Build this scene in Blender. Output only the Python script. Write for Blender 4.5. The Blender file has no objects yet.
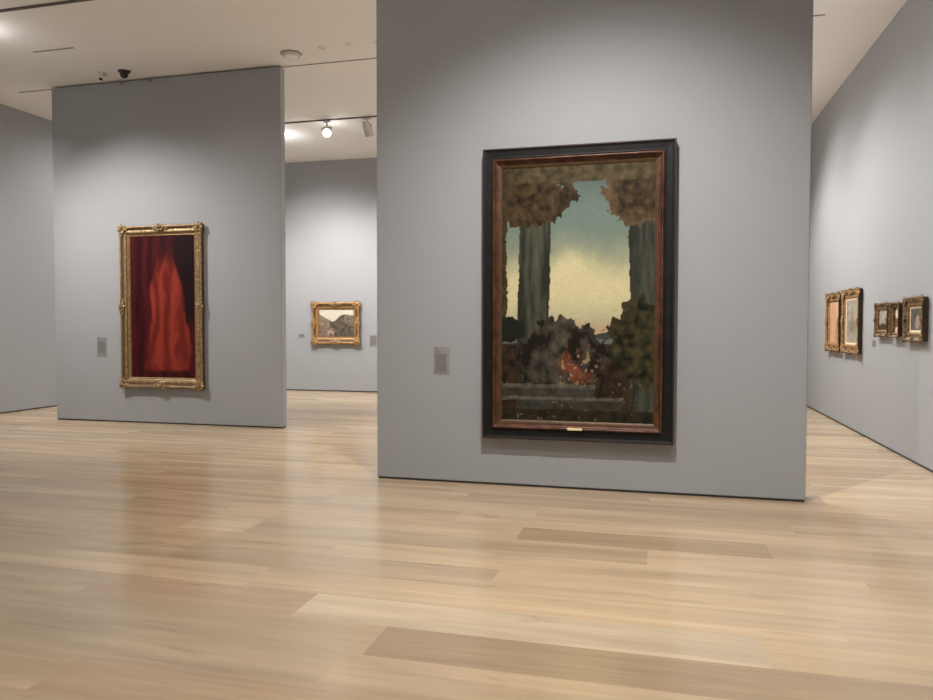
import bpy, bmesh, math, random
from mathutils import Vector, Matrix
from mathutils.noise import noise as pnoise

C = bpy.context.scene.collection
S = bpy.context.scene
PI = math.pi
R = math.radians

# ------------------------------------------------------------------ camera
YAW, PITCH, ROLL, EYE = .2529, .0325, .0012, 1.5
fw = Vector((-math.sin(YAW)*math.cos(PITCH), math.cos(YAW)*math.cos(PITCH), -math.sin(PITCH)))
rt = Vector((math.cos(YAW), math.sin(YAW), 0))
up = rt.cross(fw)
r2 = rt*math.cos(ROLL) + up*math.sin(ROLL)
u2 = -rt*math.sin(ROLL) + up*math.cos(ROLL)
cd = bpy.data.cameras.new('camera'); cam = bpy.data.objects.new('camera', cd); C.objects.link(cam)
cd.sensor_width = 36; cd.lens = 36*732.2/933; cd.clip_end = 100
m = Matrix((r2, u2, -fw)).transposed().to_4x4(); m.translation = (0, 0, EYE)
cam.matrix_world = m
S.camera = cam

# ------------------------------------------------------------------ world, exposure
w = bpy.data.worlds.new('world'); S.world = w; w.use_nodes = True
w.node_tree.nodes['Background'].inputs[0].default_value = (.5, .5, .5, 1)
w.node_tree.nodes['Background'].inputs[1].default_value = .1
S.view_settings.view_transform = 'Standard'
S.view_settings.look = 'None'
S.view_settings.exposure = 0.0
S.view_settings.gamma = 1.0
S.view_settings.use_curve_mapping = False

# ------------------------------------------------------------------ lamps on the ceiling tracks, and added fill lights
WARM = (1.0, .972, .93)
def spot(pos, aim, power, deg=80, blend=1.0, rad=.022, col=WARM):
    l = bpy.data.lights.new('track_or_fill_spot', 'SPOT')
    l.energy = power; l.spot_size = R(deg); l.spot_blend = blend; l.shadow_soft_size = rad; l.color = col
    o = bpy.data.objects.new('track_or_fill_spot', l); C.objects.link(o)
    o.location = pos
    o.rotation_euler = (Vector(aim)-Vector(pos)).to_track_quat('-Z', 'Y').to_euler()
    return o
def fill_point(pos, power, rad=.05, col=WARM):
    l = bpy.data.lights.new('ceiling_fill_point', 'POINT'); l.energy = power; l.shadow_soft_size = rad; l.color = col
    o = bpy.data.objects.new('ceiling_fill_point', l); C.objects.link(o); o.location = pos
    return o
H = 5.267
# large centre partition
spot((-.62, 4.1, 5.05), (-.4, 6.75, -.9), 820, 106)
# its back, from the far track
spot((-1.85, 12.4, 5.0), (-1.5, 7.4, .0), 800, 104)
# red picture partition
spot((-8.45, 7.2, 5.05), (-7.4, 9.67, .8), 680, 94)
spot((-6.2, 7.2, 5.05), (-5.6, 9.67, .2), 110, 110)
# far wall
spot((-7.3, 12.43, 5.0), (-7.2, 15.47, 1.2), 800, 98)
spot((-5.07, 12.6, 4.95), (-4.6, 15.47, 1.4), 300, 104)
spot((-5.85, 12.3, 4.95), (-5.7, 9.9, .0), 110, 58)
# left wall
spot((-8.5, 12.0, 5.05), (-10.8, 11.6, 1.2), 330, 124)
spot((-8.6, 8.0, 5.05), (-10.8, 8.2, .6), 200, 112)
# right wall
spot((.2, 13.6, 5.05), (2.77, 12.2, .5), 600, 112)
spot((.2, 11.4, 5.05), (2.77, 9.9, .3), 500, 108)
spot((.4, 8.2, 5.05), (2.77, 7.0, .6), 170, 120)
# unseen downlights added as fill: open floor and the walls behind the viewer
for x, y, p in ((1.5, 3.0, 210), (-1.3, 2.4, 130), (-3.6, 7.9, 70), (1.6, .8, 360), (-1.6, -.4, 90), (-6.5, -1.6, 50),
                (-9.4, 8.6, 100), (-3.2, 10.0, 120), (1.2, 13.4, 240), (.9, 9.6, 120),
                (-6.8, 14.0, 280), (-3.5, 13.4, 280), (-9.3, 13.4, 260), (-1.5, -2.6, 560), (-6.5, -2.6, 420)):
    spot((x, y, 5.1), (x, y, 0), p, 124)
# bare point lights added to give the ceiling its glow
fill_point((-8.35, 7.45, 5.0), 8)
fill_point((-7.25, 13.1, 4.95), 14)
fill_point((-5.85, 12.62, 5.0), 3, .05)
fill_point((-2.2, 11.6, 4.6), 26)  # from here on: unseen fill, added to lift ceiling and upper walls
fill_point((.2, 12.4, 4.5), 36)
fill_point((.2, 8.8, 4.5), 34)
fill_point((-.9, 3.6, 4.5), 34)
fill_point((-4.8, 3.4, 4.75), 22)
fill_point((-9.2, 4.0, 4.4), 22)

# ------------------------------------------------------------------ materials
def mat(name, col, rough=.6, metal=0, spec=.5, bump=0, bscale=60, var=0, vscale=4, col2=None, emit=None):
    m = bpy.data.materials.new(name); m.use_nodes = True
    nt = m.node_tree; b = nt.nodes['Principled BSDF']
    b.inputs['Roughness'].default_value = rough; b.inputs['Metallic'].default_value = metal
    b.inputs['Specular IOR Level'].default_value = spec
    b.inputs['Base Color'].default_value = (*col, 1)
    tc = nt.nodes.new('ShaderNodeTexCoord')
    if var:
        n = nt.nodes.new('ShaderNodeTexNoise'); n.inputs['Scale'].default_value = vscale; n.inputs['Detail'].default_value = 6
        nt.links.new(tc.outputs['Object'], n.inputs['Vector'])
        mx = nt.nodes.new('ShaderNodeMix'); mx.data_type = 'RGBA'
        c2 = col2 or tuple(c*(1-var) for c in col)
        mx.inputs[6].default_value = (*col, 1); mx.inputs[7].default_value = (*c2, 1)
        cr = nt.nodes.new('ShaderNodeValToRGB'); cr.color_ramp.elements[0].position = .35; cr.color_ramp.elements[1].position = .68
        nt.links.new(n.outputs['Fac'], cr.inputs[0]); nt.links.new(cr.outputs[0], mx.inputs[0])
        nt.links.new(mx.outputs[2], b.inputs['Base Color'])
    if bump:
        n = nt.nodes.new('ShaderNodeTexNoise'); n.inputs['Scale'].default_value = bscale; n.inputs['Detail'].default_value = 4
        nt.links.new(tc.outputs['Object'], n.inputs['Vector'])
        bp = nt.nodes.new('ShaderNodeBump'); bp.inputs['Strength'].default_value = bump; bp.inputs['Distance'].default_value = .01
        nt.links.new(n.outputs['Fac'], bp.inputs['Height']); nt.links.new(bp.outputs[0], b.inputs['Normal'])
    if emit:
        b.inputs['Emission Color'].default_value = (*emit[0], 1); b.inputs['Emission Strength'].default_value = emit[1]
    return m

M = {}
M['wall'] = mat('grey_wall_paint', (.335, .344, .362), .75, spec=.25, bump=.04, bscale=220)
M['ceiling'] = mat('white_ceiling_paint', (.86, .86, .86), .85, spec=.2, bump=.03, bscale=150)
M['reveal'] = mat('dark_base_reveal', (.035, .033, .032), .7)
M['groove'] = mat('ceiling_groove_shadow_gap', (.22, .20, .18), .8)
M['track'] = mat('dark_track', (.10, .09, .08), .5)
M['lamp'] = mat('white_lamp_housing', (.55, .53, .5), .4)
M['glow'] = mat('lit_lens', (1, 1, 1), .3, emit=((1, .97, .92), 5))
M['white'] = mat('white_plastic', (.62, .6, .57), .4)
M['black'] = mat('black_plastic', (.012, .011, .011), .2)
M['card'] = mat('grey_label_card', (.27, .27, .27), .6)
M['card_dark'] = mat('mid_grey_label_card', (.235, .232, .23), .6)
M['ink'] = mat('label_text', (.15, .148, .145), .7)
M['card_small'] = mat('small_label_card', (.22, .21, .21), .6)
M['blackframe'] = mat('ebonised_frame', (.010, .010, .010), .5, spec=.22, bump=.1, bscale=40, var=.5, vscale=9)
M['copper'] = mat('bronzed_moulding', (.125, .050, .026), .38, .2, spec=.4, bump=.12, bscale=60, var=.5, vscale=10, col2=(.045, .016, .010))
M['bronze_edge'] = mat('worn_bronze_edge', (.05, .025, .016), .5, .2, bump=.2, bscale=60, var=.6, vscale=20)
M['gold'] = mat('antique_gold_leaf', (.40, .28, .14), .45, .35, bump=.2, bscale=60, var=.45, vscale=25, col2=(.19, .115, .05))
M['gold_warm'] = mat('warm_gilding', (.56, .34, .15), .45, .35, bump=.3, bscale=90, var=.45, vscale=50, col2=(.14, .065, .02))
M['gold_dull'] = mat('dull_gilding', (.30, .19, .085), .5, .3, bump=.3, bscale=90, var=.45, vscale=50, col2=(.07, .04, .018))
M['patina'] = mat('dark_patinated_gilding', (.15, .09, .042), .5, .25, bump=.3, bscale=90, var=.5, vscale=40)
M['shade_side'] = mat('shaded_frame_side', (.045, .027, .014), .6)  # dark colour stands for shade on sides turned from the lamps
M['liner'] = mat('cream_liner', (.75, .62, .42), .6)
M['slip'] = mat('gilt_slip', (.34, .2, .08), .45, .4, var=.4, vscale=20)
M['dark_slip'] = mat('dark_gilt_liner', (.10, .055, .022), .5, .3, var=.4, vscale=20)
M['brass'] = mat('polished_brass_plate', (.95, .80, .50), .35, .2)

def paint_mat(name, rough=.5):
    m = bpy.data.materials.new(name); m.use_nodes = True
    nt = m.node_tree; b = nt.nodes['Principled BSDF']; b.inputs['Roughness'].default_value = rough
    b.inputs['Specular IOR Level'].default_value = .12
    a = nt.nodes.new('ShaderNodeAttribute'); a.attribute_name = 'paint'
    n = nt.nodes.new('ShaderNodeTexNoise'); n.inputs['Scale'].default_value = 55; n.inputs['Detail'].default_value = 8
    tc = nt.nodes.new('ShaderNodeTexCoord'); nt.links.new(tc.outputs['Object'], n.inputs['Vector'])
    mr = nt.nodes.new('ShaderNodeMapRange'); mr.inputs[1].default_value = .3; mr.inputs[2].default_value = .7
    mr.inputs[3].default_value = .93; mr.inputs[4].default_value = 1.07
    nt.links.new(n.outputs['Fac'], mr.inputs[0])
    vm = nt.nodes.new('ShaderNodeVectorMath'); vm.operation = 'SCALE'
    nt.links.new(a.outputs['Color'], vm.inputs[0]); nt.links.new(mr.outputs[0], vm.inputs['Scale'])
    nt.links.new(vm.outputs[0], b.inputs['Base Color'])
    bp = nt.nodes.new('ShaderNodeBump'); bp.inputs['Strength'].default_value = .25; bp.inputs['Distance'].default_value = .004
    nt.links.new(n.outputs['Fac'], bp.inputs['Height']); nt.links.new(bp.outputs[0], b.inputs['Normal'])
    return m
M['oil'] = paint_mat('oil_paint')

def floor_mat():
    m = bpy.data.materials.new('oak_planks'); m.use_nodes = True
    nt = m.node_tree; L = nt.links.new; N = nt.nodes.new
    b = nt.nodes['Principled BSDF']
    a = N('ShaderNodeAttribute'); a.attribute_name = 'plank'
    rn = N('ShaderNodeAttribute'); rn.attribute_name = 'rnd'
    tc = N('ShaderNodeTexCoord')
    def streak(sx, sy, detail, lo, hi, a0, a1, k, dist=0):
        mp = N('ShaderNodeMapping'); mp.inputs['Scale'].default_value = (sx, sy, 1)
        L(tc.outputs['Object'], mp.inputs['Vector'])
        n = N('ShaderNodeTexNoise'); n.noise_dimensions = '4D'; n.inputs['Scale'].default_value = 1
        n.inputs['Detail'].default_value = detail; n.inputs['Distortion'].default_value = dist
        ma = N('ShaderNodeMath'); ma.operation = 'MULTIPLY'; ma.inputs[1].default_value = k
        L(rn.outputs['Fac'], ma.inputs[0]); L(ma.outputs[0], n.inputs['W'])
        L(mp.outputs[0], n.inputs['Vector'])
        mr = N('ShaderNodeMapRange'); mr.inputs[1].default_value = lo; mr.inputs[2].default_value = hi
        mr.inputs[3].default_value = a0; mr.inputs[4].default_value = a1
        L(n.outputs['Fac'], mr.inputs[0]); return mr, n
    s1, n1 = streak(.55, 7, 4, .3, .7, .82, 1.14, 37, .6)
    s2, n2 = streak(2.2, 60, 6, .3, .7, .93, 1.06, 53)
    s3, n3 = streak(1.1, 5, 2, .60, .76, 1.0, .80, 91, 1.5)
    mm = N('ShaderNodeMath'); mm.operation = 'MULTIPLY'; L(s1.outputs[0], mm.inputs[0]); L(s2.outputs[0], mm.inputs[1])
    m3 = N('ShaderNodeMath'); m3.operation = 'MULTIPLY'; L(mm.outputs[0], m3.inputs[0]); L(s3.outputs[0], m3.inputs[1])
    vm = N('ShaderNodeVectorMath'); vm.operation = 'SCALE'
    L(a.outputs['Color'], vm.inputs[0]); L(m3.outputs[0], vm.inputs['Scale']); L(vm.outputs[0], b.inputs['Base Color'])
    mr = N('ShaderNodeMapRange'); mr.inputs[1].default_value = .3; mr.inputs[2].default_value = .7
    mr.inputs[3].default_value = .16; mr.inputs[4].default_value = .24
    L(n1.outputs['Fac'], mr.inputs[0]); L(mr.outputs[0], b.inputs['Roughness'])
    b.inputs['Specular IOR Level'].default_value = .85
    return m
M['floor'] = floor_mat()

# ------------------------------------------------------------------ mesh helpers
def link(name, bm, material, parent=None, smooth=False):
    me = bpy.data.meshes.new(name)
    bmesh.ops.recalc_face_normals(bm, faces=bm.faces[:])
    bm.to_mesh(me); bm.free()
    if smooth:
        for p in me.polygons: p.use_smooth = True
    me.materials.append(material)
    o = bpy.data.objects.new(name, me); C.objects.link(o)
    if parent: o.parent = parent
    return o
def box(bm, x0, x1, y0, y1, z0, z1):
    v = [bm.verts.new(p) for p in ((x0,y0,z0),(x1,y0,z0),(x1,y1,z0),(x0,y1,z0),(x0,y0,z1),(x1,y0,z1),(x1,y1,z1),(x0,y1,z1))]
    for f in ((3,2,1,0),(4,5,6,7),(0,1,5,4),(1,2,6,5),(2,3,7,6),(3,0,4,7)): bm.faces.new([v[i] for i in f])
def bbox(x0, x1, y0, y1, z0, z1, bev=0, seg=2):
    bm = bmesh.new(); box(bm, x0, x1, y0, y1, z0, z1)
    if bev: bmesh.ops.bevel(bm, geom=bm.edges[:], offset=bev, segments=seg, affect='EDGES')
    return bm
def lathe(bm, prof, mtx=Matrix(), n=28):
    rings = []
    for r, z in prof:
        if r < 1e-6: rings.append([bm.verts.new(mtx @ Vector((0, 0, z)))])
        else: rings.append([bm.verts.new(mtx @ Vector((r*math.cos(2*PI*i/n), r*math.sin(2*PI*i/n), z))) for i in range(n)])
    for a, b in zip(rings, rings[1:]):
        for i in range(n):
            j = (i+1) % n
            if len(a) == 1 and len(b) == 1: continue
            if len(a) == 1: bm.faces.new((a[0], b[i], b[j]))
            elif len(b) == 1: bm.faces.new((a[i], a[j], b[0]))
            else: bm.faces.new((a[i], a[j], b[j], b[i]))
def struct(o): o['kind'] = 'structure'; return o
def tag(o, label, cat, group=None):
    o['label'] = label; o['category'] = cat
    if group: o['group'] = group
    return o
def thing(name, label, cat, loc, rotz=0, group=None):
    o = bpy.data.objects.new(name, None); C.objects.link(o)
    o.location = loc; o.rotation_euler = (0, 0, rotz); o.empty_display_size = .1
    return tag(o, label, cat, group)

# ------------------------------------------------------------------ room shell
XL, XR, YN, YF = -10.80, 2.771, -4.0, 15.475
T = .2
struct(link('wall_left', bbox(XL-T, XL, YN-T, YF+T, 0, H), M['wall']))
struct(link('wall_right', bbox(XR, XR+T, YN-T, YF+T, 0, H), M['wall']))
struct(link('wall_back', bbox(XL, XR, YF, YF+T, 0, H), M['wall']))
struct(link('wall_rear', bbox(XL, XR, YN-T, YN, 0, H), M['wall']))
struct(link('ceiling', bbox(XL-T, XR+T, YN-T, YF+T, H, H+.15), M['ceiling']))
struct(link('base_reveal_left', bbox(XL, XL+.004, YN, YF, 0, .022), M['reveal']))  # flat dark strips, coloured as the shade in the wall-foot recess
struct(link('base_reveal_right', bbox(XR-.004, XR, YN, YF, 0, .022), M['reveal']))
struct(link('base_reveal_back', bbox(XL+.004, XR-.004, YF-.004, YF, 0, .028), M['reveal']))

# floor: wide oak planks running along X
def plank_floor():
    rnd = random.Random(11)
    pitch = .3267; y0 = 3.072
    k0 = int((YN - y0)//pitch); k1 = int((YF - y0)//pitch)+1
    tan = (.495, .365, .234)
    pal = {'tan': tan, 'pale': (.55, .435, .302), 'grey': (.44, .332, .218), 'brown': (.37, .268, .17), 'pink': (.47, .333, .215),
           'peach': (.53, .395, .256), 'honey': (.53, .393, .243)}
    fixed = {  # row: list of (x_start, colour) up to the next start
        0: [(XL, None), (-4.6, 'grey'), (-1.285, 'brown'), (1.9, 'tan')],
        -1: [(XL, None), (-4.1, 'grey'), (-1.37, 'tan'), (1.6, 'brown')],
        -2: [(XL, None), (-2.5, 'pink'), (-.2, 'brown')],
        1: [(XL, None), (-6.4, 'grey'), (-3.15, 'pink'), (-1.82, 'pale'), (.506, 'honey')],
        2: [(XL, None), (-5.2, 'peach'), (-2.3, 'peach'), (.9, 'peach')],
        3: [(XL, None), (-3.9, 'grey'), (-.92, 'peach')],
        4: [(XL, None), (-5, 'tan'), (-2.1, 'peach'), (1.2, 'tan')],
        5: [(XL, None), (-2.9, 'grey'), (-.04, 'peach'), (2.4, 'tan')],
        6: [(XL, None), (-3.4, 'peach'), (-.94, 'brown'), (.75, 'tan')],
        7: [(XL, None), (-4.4, 'tan'), (-1.5, 'peach')],
    }
    verts, faces, cols, rn = [], [], [], []
    for k in range(k0, k1+1):
        ya = max(YN, y0 + k*pitch); yb = min(YF, ya + pitch if ya > YN else y0+(k+1)*pitch)
        if yb <= ya: continue
        segs = []
        if k in fixed:
            f = fixed[k]; ends = [s[0] for s in f[1:]] + [XR]
            x = XL
            while x < f[1][0] - .01:
                x2 = min(f[1][0], x + rnd.uniform(1.8, 3.2)); segs.append((x, x2, None)); x = x2
            for i, (xs, c) in enumerate(f[1:]): segs.append((xs, ends[i+1], c))
        else:
            x = XL - rnd.uniform(0, 1.5)
            while x < XR:
                x2 = x + rnd.uniform(1.7, 3.4)
                segs.append((max(XL, x), min(XR, x2), None)); x = x2
        for xa, xb, cname in segs:
            if xb - xa < .02: continue
            if cname: c = pal[cname]; j = 1
            else:
                c = pal[rnd.choice(['tan', 'tan', 'pale', 'grey', 'brown', 'pink', 'peach', 'honey', 'peach'])]; c = tuple((a+b)/2 for a, b in zip(c, tan)); j = rnd.uniform(.94, 1.06)
            i0 = len(verts)
            verts += [(xa, ya, 0), (xb, ya, 0), (xb, yb, 0), (xa, yb, 0)]
            faces.append((i0, i0+1, i0+2, i0+3)); cols.append(tuple(v*j for v in c)); rn.append(rnd.random())
    # thickness of the deck below
    i0 = len(verts)
    verts += [(XL-T, YN-T, -.1), (XR+T, YN-T, -.1), (XR+T, YF+T, -.1), (XL-T, YF+T, -.1),
              (XL-T, YN-T, -.002), (XR+T, YN-T, -.002), (XR+T, YF+T, -.002), (XL-T, YF+T, -.002)]
    for f in ((3,2,1,0),(4,5,6,7),(0,1,5,4),(1,2,6,5),(2,3,7,6),(3,0,4,7)):
        faces.append(tuple(i0+i for i in f)); cols.append(tan); rn.append(0)
    me = bpy.data.meshes.new('floor'); me.from_pydata(verts, [], faces)
    a = me.color_attributes.new('plank', 'FLOAT_COLOR', 'CORNER'); b = me.attributes.new('rnd', 'FLOAT', 'FACE')
    for p in me.polygons:
        for li in p.loop_indices: a.data[li].color = (*cols[p.index], 1)
        b.data[p.index].value = rn[p.index]
    me.materials.append(M['floor'])
    return struct_obj('floor', me)
def struct_obj(name, me):
    o = bpy.data.objects.new(name, me); C.objects.link(o); return struct(o)
plank_floor()

# partitions
def partition(name, x0, x1, y0, y1, top):
    bm = bbox(x0, x1, y0, y1, .018, top, .006, 2)
    o = struct(link(name, bm, M['wall']))
    b = link('recessed_base', bbox(x0+.008, x1-.008, y0+.008, y1-.008, 0, .018), M['reveal'], o)
    return o
partition('wall_center', -2.645, 1.250, 6.73, 7.03, H)
partition('wall_partition', -9.27, -5.28, 9.667, 9.80, 5.24)
p = link('top_guide', bbox(-9.2, -5.3, 9.71, 9.76, 5.24, H), M['groove'], bpy.data.objects['wall_partition'])

# dark strip painted as the shade in the ceiling groove for the movable walls
struct(link('trim_1', bbox(-10.0, 1.95, 9.755, 9.785, H-.004, H), M['groove']))

def rail(name, x0, x1, y, label):
    t = thing(name, label, 'lighting track', ((x0+x1)/2, y, H))
    L = (x1-x0)/2
    bm = bmesh.new(); box(bm, -L, L, -.02, -.014, -.016, 0); box(bm, -L, L, .014, .02, -.016, 0); box(bm, -L, L, -.014, .014, -.012, 0)
    link('channel', bm, M['track'], t)
    link('end_cap', bbox(-L-.02, -L, -.022, .022, -.018, 0), M['track'], t)
    link('end_cap', bbox(L, L+.02, -.022, .022, -.018, 0), M['track'], t)
    return t
rail('lighting_track', -10.3, -.2, 7.2, 'dark lighting track crossing the ceiling in the top left corner')
rail('lighting_track.001', -9.5, 1.8, 12.43, 'dark lighting track above the gap between the two free-standing walls')

# ------------------------------------------------------------------ fittings
def track_head(x, y, tilt_dir, lit, label):
    """cylinder head; tilt_dir = unit direction of the beam"""
    t = thing('track_spotlight', label, 'spotlight', (x, y, H-.016), 0, 'spotlights on the far lighting track')
    bm = bbox(-.07, .07, -.018, .018, -.035, 0, .004); link('track_adapter', bm, M['lamp'], t)
    bm = bmesh.new(); lathe(bm, [(0, 0), (.014, 0), (.014, -.10), (0, -.10)], Matrix.Translation((0, 0, -.03)), 14)
    link('stem', bm, M['lamp'], t, True)
    q = Vector(tilt_dir).normalized().to_track_quat('-Z', 'Y').to_matrix().to_4x4()
    mt = Matrix.Translation((0, 0, -.19)) @ q
    bm = bmesh.new()
    lathe(bm, [(0, .13), (.050, .13), (.066, .115), (.070, .05), (.078, .045), (.085, -.14), (.080, -.145), (.076, -.13), (0, -.13)], mt, 32)
    hd = link('lamp_head', bm, M['lamp'], t, False)
    bm = bmesh.new(); lathe(bm, [(0, -.156), (.04, -.152), (.075, -.134)], mt, 32)
    link('lens', bm, M['glow'] if lit else M['white'], hd, True)
    bm = bmesh.new()
    for s in (-1, 1): box(bm, s*.082-.004, s*.082+.004, -.02, .02, -.20, -.12)
    box(bm, -.086, .086, -.02, .02, -.13, -.122)
    link('yoke', bm, M['lamp'], t)
    return t
track_head(-5.85, 12.43, (.36, -.80, -.50), True, 'glowing white track spotlight turned towards the viewer')
track_head(-5.067, 12.43, (.16, .40, -.9), False, 'white cylindrical track spotlight turned away, right of the glowing one')

t = thing('dome_camera', 'black dome security camera on the ceiling above the red picture', 'security camera', (-7.653, 9.343, H))
bm = bmesh.new(); lathe(bm, [(0, 0), (.085, 0), (.083, -.02), (.06, -.03), (0, -.03)]); link('mounting_ring', bm, M['black'], t, True)
bm = bmesh.new(); lathe(bm, [(.058, -.03)] + [(.058*math.cos(a*PI/16), -.05-.058*math.sin(a*PI/16)) for a in range(9)]); link('dome', bm, M['black'], t, True)
bm = bbox(.08, .125, -.01, .01, -.012, 0, .002); link('cable_clip', bm, M['black'], t)

t = thing('motion_sensor', 'small white ceiling sensor with dark eye left of the dome camera', 'sensor', (-8.046, 9.331, H))
bm = bmesh.new(); lathe(bm, [(0, 0), (.05, 0), (.048, -.03), (.04, -.035), (0, -.035)]); link('base', bm, M['white'], t, True)
bm = bbox(-.03, .05, -.03, .03, -.09, -.03, .012); link('body', bm, M['white'], t)
bm = bmesh.new(); lathe(bm, [(0, -.115), (.012, -.112), (.024, -.10), (.026, -.085), (0, -.085)], Matrix.Translation((.004, -.012, 0))); link('eye', bm, M['black'], t, True)
bm = bbox(.05, .10, -.012, .012, -.05, -.03, .004); link('arm', bm, M['lamp'], t)

def disc(x, y, r, label, cat='sprinkler cover', name='sprinkler_cover', group=None):
    t = thing(name, label, cat, (x, y, H), 0, group)
    bm = bmesh.new(); lathe(bm, [(0, 0), (r, 0), (r, -.006), (r*.9, -.012), (0, -.013)]); link('cover_plate', bm, M['ceiling'], t, True)
    bm = bmesh.new(); lathe(bm, [(0, -.013), (r*.35, -.013), (r*.3, -.017), (0, -.018)]); link('sensor_tip', bm, M['white'], t, True)
    return t
disc(-8.589, 9.26, .06, 'flat round detector plate on ceiling furthest left, beside the white sensor', 'ceiling plate', 'detector_plate')
disc(-4.40, 9.246, .07, 'faint round ceiling plate just right of the octagonal ceiling unit', group='round plates on the ceiling right of the octagonal unit')
disc(-4.006, 9.238, .06, 'middle round ceiling plate between the octagonal unit and the large wall', group='round plates on the ceiling right of the octagonal unit')
disc(-3.63, 9.224, .05, 'round ceiling plate half hidden at the edge of the large centre wall', group='round plates on the ceiling right of the octagonal unit')

t = thing('ceiling_speaker', 'white octagonal unit on the ceiling by the right end of the left wall', 'ceiling unit', (-4.92, 9.32, H))
bm = bmesh.new(); lathe(bm, [(0, 0), (.135, 0), (.135, -.025), (.115, -.05), (0, -.05)], Matrix.Rotation(PI/8, 4, 'Z'), 8); link('housing', bm, M['white'], t)
bm = bmesh.new(); lathe(bm, [(0, 0), (.148, 0), (.148, -.012), (0, -.012)], Matrix.Rotation(PI/8, 4, 'Z'), 8); link('shadow_gap_ring', bm, M['groove'], t)  # dark ring painted as the shadow gap between unit and ceiling
bm = bmesh.new(); lathe(bm, [(0, -.05), (.095, -.05), (.09, -.055), (0, -.056)]); link('grille', bm, M['ceiling'], t, True)

t = thing('slot_diffuser', 'narrow air slot in the ceiling left of the sensors', 'air vent', (-8.01, 8.393, H))
bm = bmesh.new(); box(bm, -.34, .34, -.022, -.016, -.005, 0); box(bm, -.34, .34, .016, .022, -.005, 0); box(bm, -.34, -.334, -.016, .016, -.005, 0); box(bm, .334, .34, -.016, .016, -.005, 0)
link('frame', bm, M['lamp'], t)
link('slot', bbox(-.333, .333, -.0155, .0155, -.002, 0), M['groove'], t)

for i, (x, lb) in enumerate(((-7.95, 'small dark clip on top edge of the left wall, left of its twin'), (-7.45, 'small dark clip on top edge of the left wall, right of its twin'))):
    t = thing('wall_clip', lb, 'clip', (x, 9.665, 5.20), 0, 'clips on the top edge of the left wall')
    link('plate', bbox(-.03, .03, -.010, 0.0, 0, .03, .003), M['groove'], t)
    link('hook', bbox(-.014, .014, -.022, -.010, -.01, .02, .003), M['groove'], t)

# ------------------------------------------------------------------ wall labels
def label_card(x, z, w, h, lb, loc=None, rot=0, lines=0, mt='card', name='wall_label', blocks=()):
    t = thing(name, lb, 'wall label', loc, rot)
    link('card', bbox(-w/2, w/2, -.004, 0, 0, h, .001, 1), M[mt], t)
    bm = bmesh.new()
    rnd = random.Random(int(w*1000+h*77))
    for (z0, z1, x0, x1) in blocks:
        z_ = z1
        while z_ - .006 > z0:
            e = x1 - rnd.uniform(0, .06*w)
            box(bm, x0, e, -.0048, -.004, z_-.0065, z_-.001); z_ -= .0095
    if blocks: link('printed_lines', bm, M['ink'], t)
    return t
label_card(0, 0, .165, .265, 'tall grey text label left of the large black-framed painting', (-1.984, 6.73, 1.038),
           blocks=((.235, .256, -.072, -.02), (.205, .226, -.072, .0), (.028, .196, -.066, .055), (.006, .020, -.076, .074)))
label_card(0, 0, .18, .31, 'plain grey text label left of the red picture', (-8.393, 9.667, 1.012), mt='card_dark',
           blocks=((.272, .298, -.075, -.02), (.05, .245, -.075, .07)))
label_card(0, 0, .17, .10, 'small grey card left of the mountain landscape on the far wall', (-7.935, YF, 1.222), mt='card',
           blocks=((.02, .085, -.07, .06),))
label_card(0, 0, .19, .27, 'grey text label right of the mountain landscape on the far wall', (-6.165, YF, 1.028), mt='card_dark',
           blocks=((.04, .24, -.08, .07),))
label_card(0, 0, .15, .09, 'small square label below the row of three small frames on the right wall', (XR, 10.63, 1.235), -PI/2, mt='card_small',
           blocks=((.015, .075, -.06, .05),))

# ------------------------------------------------------------------ frames
def ring_mesh(bm, w, h, prof, nseg, fn=None, seed=0, dark=()):
    """mitred frame: prof = [(inset, out)], fn(side_t, length, k, inset, out) -> (d_inset, d_out)"""
    ring = []
    sides = [((-1, -1), (1, -1)), ((1, -1), (1, 1)), ((1, 1), (-1, 1)), ((-1, 1), (-1, -1))]
    for si, (a, b) in enumerate(sides):
        n = nseg[si % 2]
        for i in range(n):
            t = i/n; col = []
            ln = w if si % 2 == 0 else h
            for k, (d, o) in enumerate(prof):
                dd, do = fn(t, ln, k, d, o, si) if fn else (0, 0)
                e = d + dd
                # inset measured along both axes at mitres
                ax, az = a[0]*(w/2-d), a[1]*(h/2-d); bx_, bz = b[0]*(w/2-d), b[1]*(h/2-d)
                x = ax+(bx_-ax)*t; z = az+(bz-az)*t
                nx, nz = ((0, -1), (1, 0), (0, 1), (-1, 0))[si]
                if i == 0:
                    x -= a[0]*dd; z -= a[1]*dd
                else:
                    x -= nx*dd; z -= nz*dd
                col.append(bm.verts.new((x, -(o+do), z)))
            ring.append(col)
    n = len(ring)
    for i in range(n):
        a, b = ring[i], ring[(i+1) % n]
        for k in range(len(prof)-1):
            f = bm.faces.new((a[k], b[k], b[k+1], a[k+1]))
            if k in dark: f.material_index = 1

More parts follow.
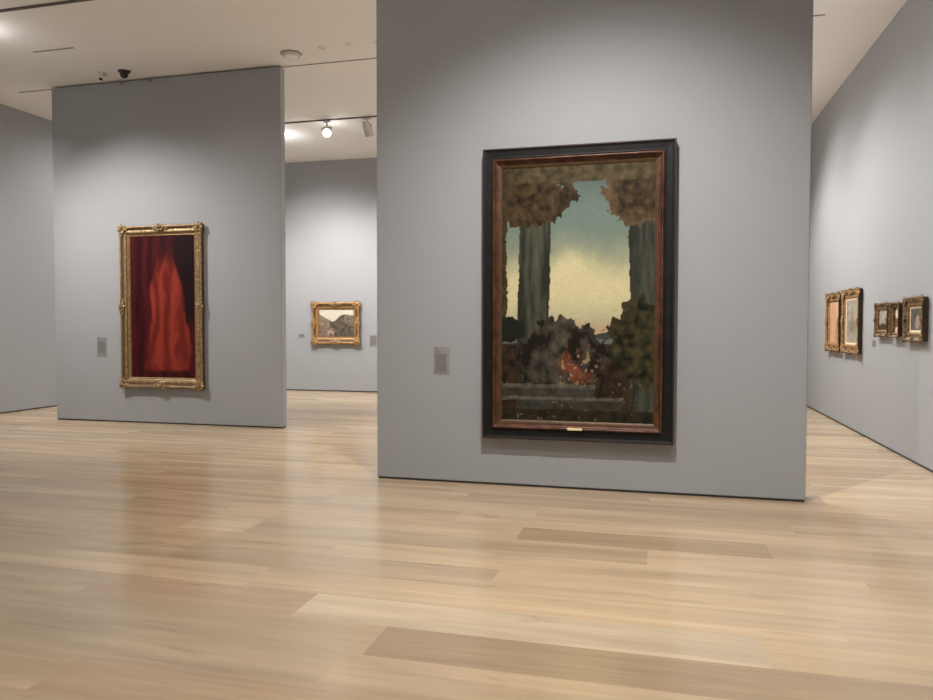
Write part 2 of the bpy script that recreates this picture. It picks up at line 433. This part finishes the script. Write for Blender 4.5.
def ornate(amp_out, amp_wave, seed, carve=.006, lobes=0.0):
    def g(t, c, s): return math.exp(-((t-c)/s)**2)
    def fn(t, ln, k, d, o, si):
        s = .10/ln
        peak = max(g(t, 0, s*1.3), g(t, 1, s*1.3), g(t, .5, s*.9))
        wavy = .5*(1+math.cos(2*PI*t*2))
        scroll = math.sin(t*ln*2*PI/.055)*.5 + math.sin(t*ln*2*PI/.023+k*2.1)*.5
        nz = pnoise(Vector((t*ln*28+seed, k*1.7, si*5.3+seed)))
        outer = max(0, 1-d/.05)
        dd = -(amp_wave*peak + lobes*wavy*.5 + 1.0*carve*scroll*(.3+.7*peak))*outer if o > .004 else -(amp_wave*peak+lobes*wavy*.5)*outer
        do = (amp_out*peak*(1-abs(d-.04)/.12) if d < .12 else 0) + carve*(scroll*.5+nz)
        if o < .004: do = 0
        if k >= 90: do = 0
        return dd, do
    return fn

def leafy(bm, cx, cz, y, rx, rz, petals, amp, rot=0):
    """carved leaf cartouche, a lobed dome"""
    n, mr = petals*8, 6
    rows = []
    for j in range(mr+1):
        r = j/mr; row = []
        for i in range(n):
            a = 2*PI*i/n
            lob = .78+.22*abs(math.cos(a*petals/2))
            x = rx*r*lob*math.cos(a+rot); z = rz*r*lob*math.sin(a+rot)
            o = amp*((1-r*r)*(.75+.25*math.cos(a*petals)) + .25*math.sin(r*PI*3)*(r > .2))
            row.append(bm.verts.new((cx+x, -(y+max(o, -.004)), cz+z)))
            if j == 0: break
        rows.append(row)
    for j in range(mr):
        a, b = rows[j], rows[j+1]
        for i in range(n):
            i2 = (i+1) % n
            if len(a) == 1: bm.faces.new((a[0], b[i], b[i2]))
            else: bm.faces.new((a[i], a[i2], b[i2], b[i]))
    back = bm.verts.new((cx, -(y-.012), cz))
    for i in range(n): bm.faces.new((rows[-1][(i+1) % n], rows[-1][i], back))

def canvas(parent, w, h, y, nx, nz, fn, name='canvas'):
    verts, faces, cols = [], [], []
    for j in range(nz+1):
        for i in range(nx+1):
            u, v = i/nx, j/nz
            verts.append((-w/2+w*u, -y, -h/2+h*v)); cols.append(fn(u, v))
    for j in range(nz):
        for i in range(nx):
            a = j*(nx+1)+i; faces.append((a, a+1, a+nx+2, a+nx+1))
    b0 = len(verts)   # stretcher thickness behind
    e = [0, nx, (nx+1)*(nz+1)-1, (nx+1)*nz]
    for q in e: x, yy, z = verts[q]; verts.append((x, yy+.015, z)); cols.append((.2, .15, .1))
    faces.append((b0+3, b0+2, b0+1, b0))
    me = bpy.data.meshes.new(name); me.from_pydata(verts, [], faces)
    a = me.color_attributes.new('paint', 'FLOAT_COLOR', 'POINT')
    a.data.foreach_set('color', [c for q in cols for c in (*q, 1)])
    me.materials.append(M['oil'])
    o = bpy.data.objects.new(name, me); C.objects.link(o); o.parent = parent
    return o

def sm(a, b, x):
    t = min(1, max(0, (x-a)/(b-a))); return t*t*(3-2*t)
def mix(a, b, t): return tuple(p+(q-p)*t for p, q in zip(a, b))
def fbm(x, y, s=0, o=4):
    v, a, f = 0, .5, 1
    for _ in range(o): v += a*pnoise(Vector((x*f, y*f, s+f*1.3))); a *= .5; f *= 2
    return v

# --- the large painting: a plain dusk landscape between dark trees
def dusk(u, v):
    n = fbm(u*3, v*5, 2); nf = fbm(u*22, v*34, 7, 5); nb = fbm(u*40, v*60, 3, 3)
    sky = mix((.40, .38, .24), (.56, .50, .29), sm(.36, .50, v))
    sky = mix((.46, .31, .19), sky, sm(.345, .42, v))
    sky = mix(sky, (.135, .18, .15), sm(.50+n*.25, .80+n*.1, v))
    sky = mix(sky, (.075, .105, .095), sm(.78, 1.0, v))
    c = tuple(s*(1+.10*nf) for s in sky)
    dk = max(0, .5+nf*1.6)                     # brushwork in the dark parts
    hill = .350+.010*math.sin(u*9)+.015*n+.01*nf
    if v < hill: c = mix((.022, .028, .024), (.05, .06, .052), dk)
    if .305+.01*n < v < .322+.01*nf: c = (.12, .125, .115)
    if v < .30+.01*nf: c = mix((.014, .009, .006), (.055, .036, .02), dk*.7)
    # tree masses either side of the view
    def trunk(x0, x1, wob, col, hi):
        nonlocal c
        w_ = wob*fbm(v*5, x0*10, 3)+.008*nb
        if x0+w_ < u < x1+w_*.6:
            t = (u-x0)/(x1-x0)
            c = mix(col, hi, min(1, max(0, math.sin(t*PI)*.45+.9*fbm(u*30, v*7, 6))))
    trunk(.115, .325, .04, (.022, .023, .016), (.10, .10, .070))
    trunk(.845, 1.2, .04, (.022, .024, .018), (.09, .095, .07))
    br = mix((.014, .009, .004), (.085, .052, .022), dk*.8)
    e = .9*fbm(u*8, v*12, 4)+.7*fbm(u*26, v*40, 5)
    cl = ((u-.19)/.28)**2+((v-.885)/.115)**2+e
    if cl < 1: c = br
    cr = ((u-.99)/.34)**2+((v-.885)/.125)**2+e*.9
    if cr < 1: c = mix(br, (.15, .095, .05), .5*sm(.3, 1, cr))
    if v > .935+.03*n: c = mix((.03, .024, .01), (.10, .07, .033), dk*.9)
    if u < .035+.03*nf+.02*n and v > .35: c = mix((.02, .014, .006), (.08, .05, .022), dk*.7)
    lf = ((u-.93)/.22)**2+((v-.31)/.17)**2+.8*fbm(u*12, v*18, 9)+.9*fbm(u*30, v*45, 10)
    if lf < 1: c = mix((.008, .009, .005), (.075, .062, .026), dk*.7)
    lg = ((u-.02)/.14)**2+((v-.36)/.05)**2+.6*fbm(u*20, v*30, 11)
    if lg < 1: c = (.012, .014, .011)
    # bank of rock, bracken and heath in the middle distance
    md = ((u-.40)/.29)**2+((v-.20)/.20)**2+.9*fbm(u*6, v*8, 12)+.7*fbm(u*22, v*30, 13)
    if md < 1: c = mix((.012, .009, .007), (.095, .083, .062), min(1, max(0, .25+1.9*fbm(u*13, v*16, 21, 5))))
    rd = ((u-.50)/.15)**2+((v-.215)/.085)**2
    if rd < 1: c = mix(c, (.20, .06, .032), .85*(1-rd)*sm(-.06, .22, fbm(u*12+v*9, v*16, 15, 5)))
    if rd < 1.6: c = mix(c, (.40, .27, .13), .8*sm(.10, .22, fbm(u*34, v*40, 19, 3))*(1-rd/1.6))
    # foreground: pale banks lying across
    for (vv, th, x0, x1, b) in ((.137, .009, .0, .62, .115), (.088, .008, .0, .80, .13), (.113, .018, .0, .60, .045), (.060, .024, .1, .80, .042)):
        if abs(v-vv-.004*fbm(u*6, vv*50, 3)) < th and x0 < u < x1+.04*nf and v < .16:
            c = mix(c, (b, b*.97, b*.76), .8*min(1, .45+dk*.6))
    if v < .045: c = mix((.012, .011, .006), (.04, .03, .018), dk*.7)
    if nb > .33 and v < .16: c = mix(c, (.2, .16, .11), .6)
    return c

t = thing('framed_painting', 'very large painting of a dusk sky in a black frame with copper-brown moulding', 'painting', (-.702, 6.73, 1.794))
W, Hh = 1.722, 2.672
bm = bmesh.new()
ring_mesh(bm, W, Hh, [(.004, 0), (0, .004), (0, .090), (.004, .096), (.012, .096), (.015, .090)], (24, 36), lambda t_, ln, k, d, o, si: (0, .0012*math.sin(t_*ln*160) if k in (3, 4) else 0))
link('outer_edge', bm, M['bronze_edge'], t)
bm = bmesh.new()
ring_mesh(bm, W, Hh, [(.013, .03), (.013, .091), (.022, .087), (.032, .083), (.078, .080), (.088, .084), (.096, .082), (.098, .03)], (2, 2))
link('frame', bm, M['blackframe'], t)
bm = bmesh.new()
pr = [(.096, .03)] + [(.096+.027*(1-math.cos(a*PI/8))/2, .08+.024*math.sin(a*PI/8)) for a in range(9)] + [(.124, .03)]
ring_mesh(bm, W, Hh, pr, (40, 60), lambda t_, ln, k, d, o, si: (0, .002*pnoise(Vector((t_*ln*10, k, si)))))
link('inner_moulding', bm, M['copper'], t, True)
bm = bmesh.new()
ring_mesh(bm, W, Hh, [(.123, .03), (.124, .080), (.132, .076), (.134, .064), (.150, .060), (.152, .015)], (2, 2))
link('inner_slip', bm, M['copper'], t)
bm = bmesh.new(); ring_mesh(bm, W, Hh, [(.151, .015), (.151, .057), (.160, .054), (.175, .046), (.176, .015)], (2, 2)); link('gilt_liner', bm, M['dark_slip'], t)
canvas(t, W-.346, Hh-.346, .040, 190, 300, dusk)
npl = link('nameplate', bbox(-.068, .068, -.110, -.098, -1.236, -1.213, .003), M['brass'], t)
npl['label'] = 'bright brass nameplate'

# --- tall red picture: plain hanging drapery in reds
def drape(u, v):
    n = fbm(u*3, v*3, 1); nf = fbm(u*20, v*9, 4)
    fold = math.sin((u+.03*n)*34+n*4)
    c = mix((.020, .003, .005), (.070, .008, .010), .5+.5*fold*.7+nf*.5)
    c = mix(c, (.012, .004, .006), sm(.45, .85, u)*sm(.25, .5, v))
    # lighter crimson cloth, bunched loosely and spreading down the middle
    half = .17+.17*sm(.80, .05, v)+.05*math.sin(v*11+1)*sm(.3, .6, v)
    cx = .57+.05*(v-.5)+.04*math.sin(v*6)
    d = abs(u-cx-.05*n)/half
    edge = sm(1.10, .90, d+.12*nf)*sm(.90, .74, v+.10*n+.10*(u-.5)**2*10)*sm(.04, .07, v+.02*nf)
    f = math.sin((u-cx)/half*7+n*7+1.2*math.sin(v*5))
    k = mix((.25, .034, .022), (.12, .014, .010), min(1, max(0, .5+.5*f+.6*nf)))
    c = mix(c, k, edge)
    return c
WL, HL = 1.44, 2.47
gold = M['gold']
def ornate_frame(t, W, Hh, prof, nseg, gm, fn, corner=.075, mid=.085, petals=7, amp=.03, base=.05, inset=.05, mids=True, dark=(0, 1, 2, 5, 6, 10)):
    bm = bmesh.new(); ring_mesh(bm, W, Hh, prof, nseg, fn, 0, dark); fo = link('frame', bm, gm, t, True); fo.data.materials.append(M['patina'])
    for sx in (-1, 1):
        for sz in (-1, 1):
            bm = bmesh.new()
            leafy(bm, sx*(W/2-inset), sz*(Hh/2-inset), base, corner*1.15, corner*1.15, petals, amp, PI/4)
            leafy(bm, sx*(W/2-inset-corner*.9), sz*(Hh/2-inset*.8), base-.006, corner*.8, corner*.45, 5, amp*.6)
            leafy(bm, sx*(W/2-inset*.8), sz*(Hh/2-inset-corner*.9), base-.006, corner*.45, corner*.8, 5, amp*.6)
            link('corner_ornament', bm, gm, t, True)
    if mids:
        for (x, z, rx, rz) in ((0, 1, mid, mid*.7), (0, -1, mid, mid*.7), (1, 0, mid*.7, mid), (-1, 0, mid*.7, mid)):
            bm = bmesh.new()
            leafy(bm, x*(W/2-inset*.75), z*(Hh/2-inset*.75), base, rx, rz, petals, amp*1.1)
            for s in (-1, 1):
                leafy(bm, x*(W/2-inset*.8)+(s*mid*1.0 if z else 0), z*(Hh/2-inset*.8)+(s*mid*1.0 if x else 0), base-.008, rx*.6, rz*.6, 5, amp*.7)
            link('centre_ornament', bm, gm, t, True)

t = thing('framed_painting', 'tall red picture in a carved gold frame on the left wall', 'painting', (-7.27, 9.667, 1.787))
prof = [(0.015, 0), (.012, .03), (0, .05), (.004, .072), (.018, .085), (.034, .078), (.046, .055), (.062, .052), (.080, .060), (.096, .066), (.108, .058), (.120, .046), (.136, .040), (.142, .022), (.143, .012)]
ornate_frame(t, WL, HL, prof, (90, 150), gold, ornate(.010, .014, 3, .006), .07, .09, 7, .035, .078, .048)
bm = bmesh.new(); ring_mesh(bm, WL-.28, HL-.28, [(0, .012), (0, .034), (.008, .036), (.018, .026), (.020, .012)], (2, 2)); link('gilt_slip', bm, M['slip'], t)
canvas(t, WL-.30, HL-.30, .018, 90, 170, drape)

# --- small mountain landscape on the far wall
def mountains(u, v):
    n = fbm(u*4, v*4, 3); nf = fbm(u*14, v*14, 8, 5)
    c = mix((.56, .51, .40), (.62, .58, .49), sm(.5, 1, v))
    lft = .84-.78*u+.05*n+.04*nf
    rgt = .55+.28*sm(.36, .74, u)-.06*sm(.8, 1.05, u)+.05*n+.03*nf
    if v < lft: c = mix((.30, .24, .17), (.14, .11, .085), min(1, max(0, .5+1.5*nf+.8*u)))
    if u > .30 and v < rgt:
        c = mix((.07, .058, .05), (.17, .14, .10), min(1, max(0, .35+1.6*nf+.6*(u-.7)+.5*(v-.5))))
        c = mix(c, (.27, .23, .15), .8*sm(.55, 1, u)*sm(.35, .7, v)*min(1, max(0, .6+2*nf)))
    if v < .34+.1*nf and u < .42: c = mix((.24, .19, .14), (.10, .08, .065), min(1, max(0, .4+1.8*nf)))
    if .24 < u+.02*nf < .44 and .06 < v < .28-.5*abs(u-.33)+.05*nf: c = mix((.38, .26, .21), (.25, .18, .15), sm(-.1, .2, nf))
    if .05 < v < .12 and .31 < u < .36: c = (.05, .03, .03)
    if v < .05: c = (.14, .10, .07)
    return c
t = thing('framed_painting', 'small mountain landscape in an ornate gold frame on the far wall', 'painting', (-7.065, YF, 1.565))
WF, HF = 1.18, .955
prof = [(0.02, 0), (.012, .03), (0, .055), (.006, .08), (.022, .095), (.045, .085), (.070, .062), (.10, .060), (.125, .058), (.145, .045), (.152, .025), (.153, .015)]
ornate_frame(t, WF, HF, prof, (90, 80), M['gold_warm'], ornate(.012, .016, 5, .007, .006), .085, .10, 7, .035, .085, .055)
bm = bmesh.new(); ring_mesh(bm, WF-.30, HF-.30, [(0, .015), (0, .034), (.008, .036), (.016, .026), (.018, .012)], (2, 2)); link('gilt_slip', bm, M['slip'], t)
canvas(t, WF-.32, HF-.32, .02, 80, 60, mountains)

# --- right wall, five small works
def simple_scene(bg, hi, spots, seed):
    def fn(u, v):
        n = fbm(u*5, v*5, seed); c = mix(bg, hi, sm(-.25, .35, n))
        for (su, sv, ru, rv, col) in spots:
            d = ((u-su)/ru)**2+((v-sv)/rv)**2+.6*fbm(u*10, v*10, seed+2)
            if d < 1: c = mix(col, c, sm(.6, 1, d))
        return c
    return fn
def right_work(y, z, W, Hh, rail_w, deep, gm, label, fn, liner=.0, linmat='liner', wave=.012, corner=.06, mid=.06, mids=True, carve=.006):
    t = thing('framed_painting', label, 'painting', (XR, y, z), -PI/2)
    r = rail_w
    prof = [(.012, deep*.80), (0, deep*.86), (.006, deep*.98), (r*.16, deep), (r*.28, deep*.9), (r*.40, deep*.70), (r*.55, deep*.62), (r*.68, deep*.60), (r*.80, deep*.66), (r*.93, deep*.58), (r, deep*.35), (r+.001, .014)]
    ornate_frame(t, W, Hh, prof, (70, 70), gm, ornate(.008, wave, int(y*10), carve, wave*.5), corner, mid, 6, .022, deep*.9, corner*.7, mids)
    wi, hi = W-2*r, Hh-2*r
    if liner:
        bm = bmesh.new(); ring_mesh(bm, wi+.006, hi+.006, [(0, .014), (0, deep*.40), (liner*.7, deep*.36), (liner, deep*.28), (liner+.001, .016)], (2, 2)); link('liner', bm, M[linmat], t)
        wi -= 2*liner; hi -= 2*liner
    bm = bmesh.new(); ring_mesh(bm, W-.016, Hh-.016, [(.02, .0), (.0, .01), (.0, deep*.84), (r*.7, deep*.5), (r*.7, .002)], (2, 2)); link('frame_side', bm, M['shade_side'], t)
    canvas(t, wi+.012, hi+.012, .022, 40, 40, fn)
    return t
right_work(12.74, 1.57, .90, .92, .13, .065, M['gold_warm'], 'ornate gold-framed picture with pinkish tone, furthest left on the right wall',
           simple_scene((.50, .29, .17), (.60, .38, .24), [(.8, .3, .25, .3, (.45, .20, .12))], 31), .012, 'slip', .009, .085, .07)
right_work(11.67, 1.575, .96, .935, .135, .06, M['gold_warm'], 'ornate gold-framed picture with white inner border, second from left on the right wall',
           simple_scene((.24, .22, .17), (.36, .33, .27), [(.5, .4, .3, .2, (.2, .18, .14))], 41), .035, 'liner', .009, .085, .07)
right_work(10.14, 1.585, .54, .42, .085, .06, M['gold_dull'], 'small dull gold frame, leftmost of the row of three on the right wall',
           simple_scene((.28, .27, .22), (.40, .38, .32), [(.5, .05, .7, .33, (.05, .04, .03))], 51), .0, wave=.004, corner=.035, mid=.03)
right_work(9.57, 1.58, .36, .41, .055, .075, M['gold_dull'], 'narrow frame with shade-coloured side, middle of the row of three small ones on the right wall',
           simple_scene((.12, .07, .04), (.20, .11, .07), [(.45, .76, .42, .26, (.72, .60, .46)), (.4, .10, .5, .14, (.70, .50, .34))], 61), .0, wave=.002, corner=.03, mid=.02, mids=False)
right_work(8.96, 1.580, .62, .49, .105, .065, M['gold_dull'], 'deep gold frame with cream liner, nearest of the row of three on the right wall',
           simple_scene((.07, .065, .055), (.18, .165, .14), [(.6, .35, .2, .35, (.34, .25, .20))], 71), .028, 'liner', .006, .05, .04)
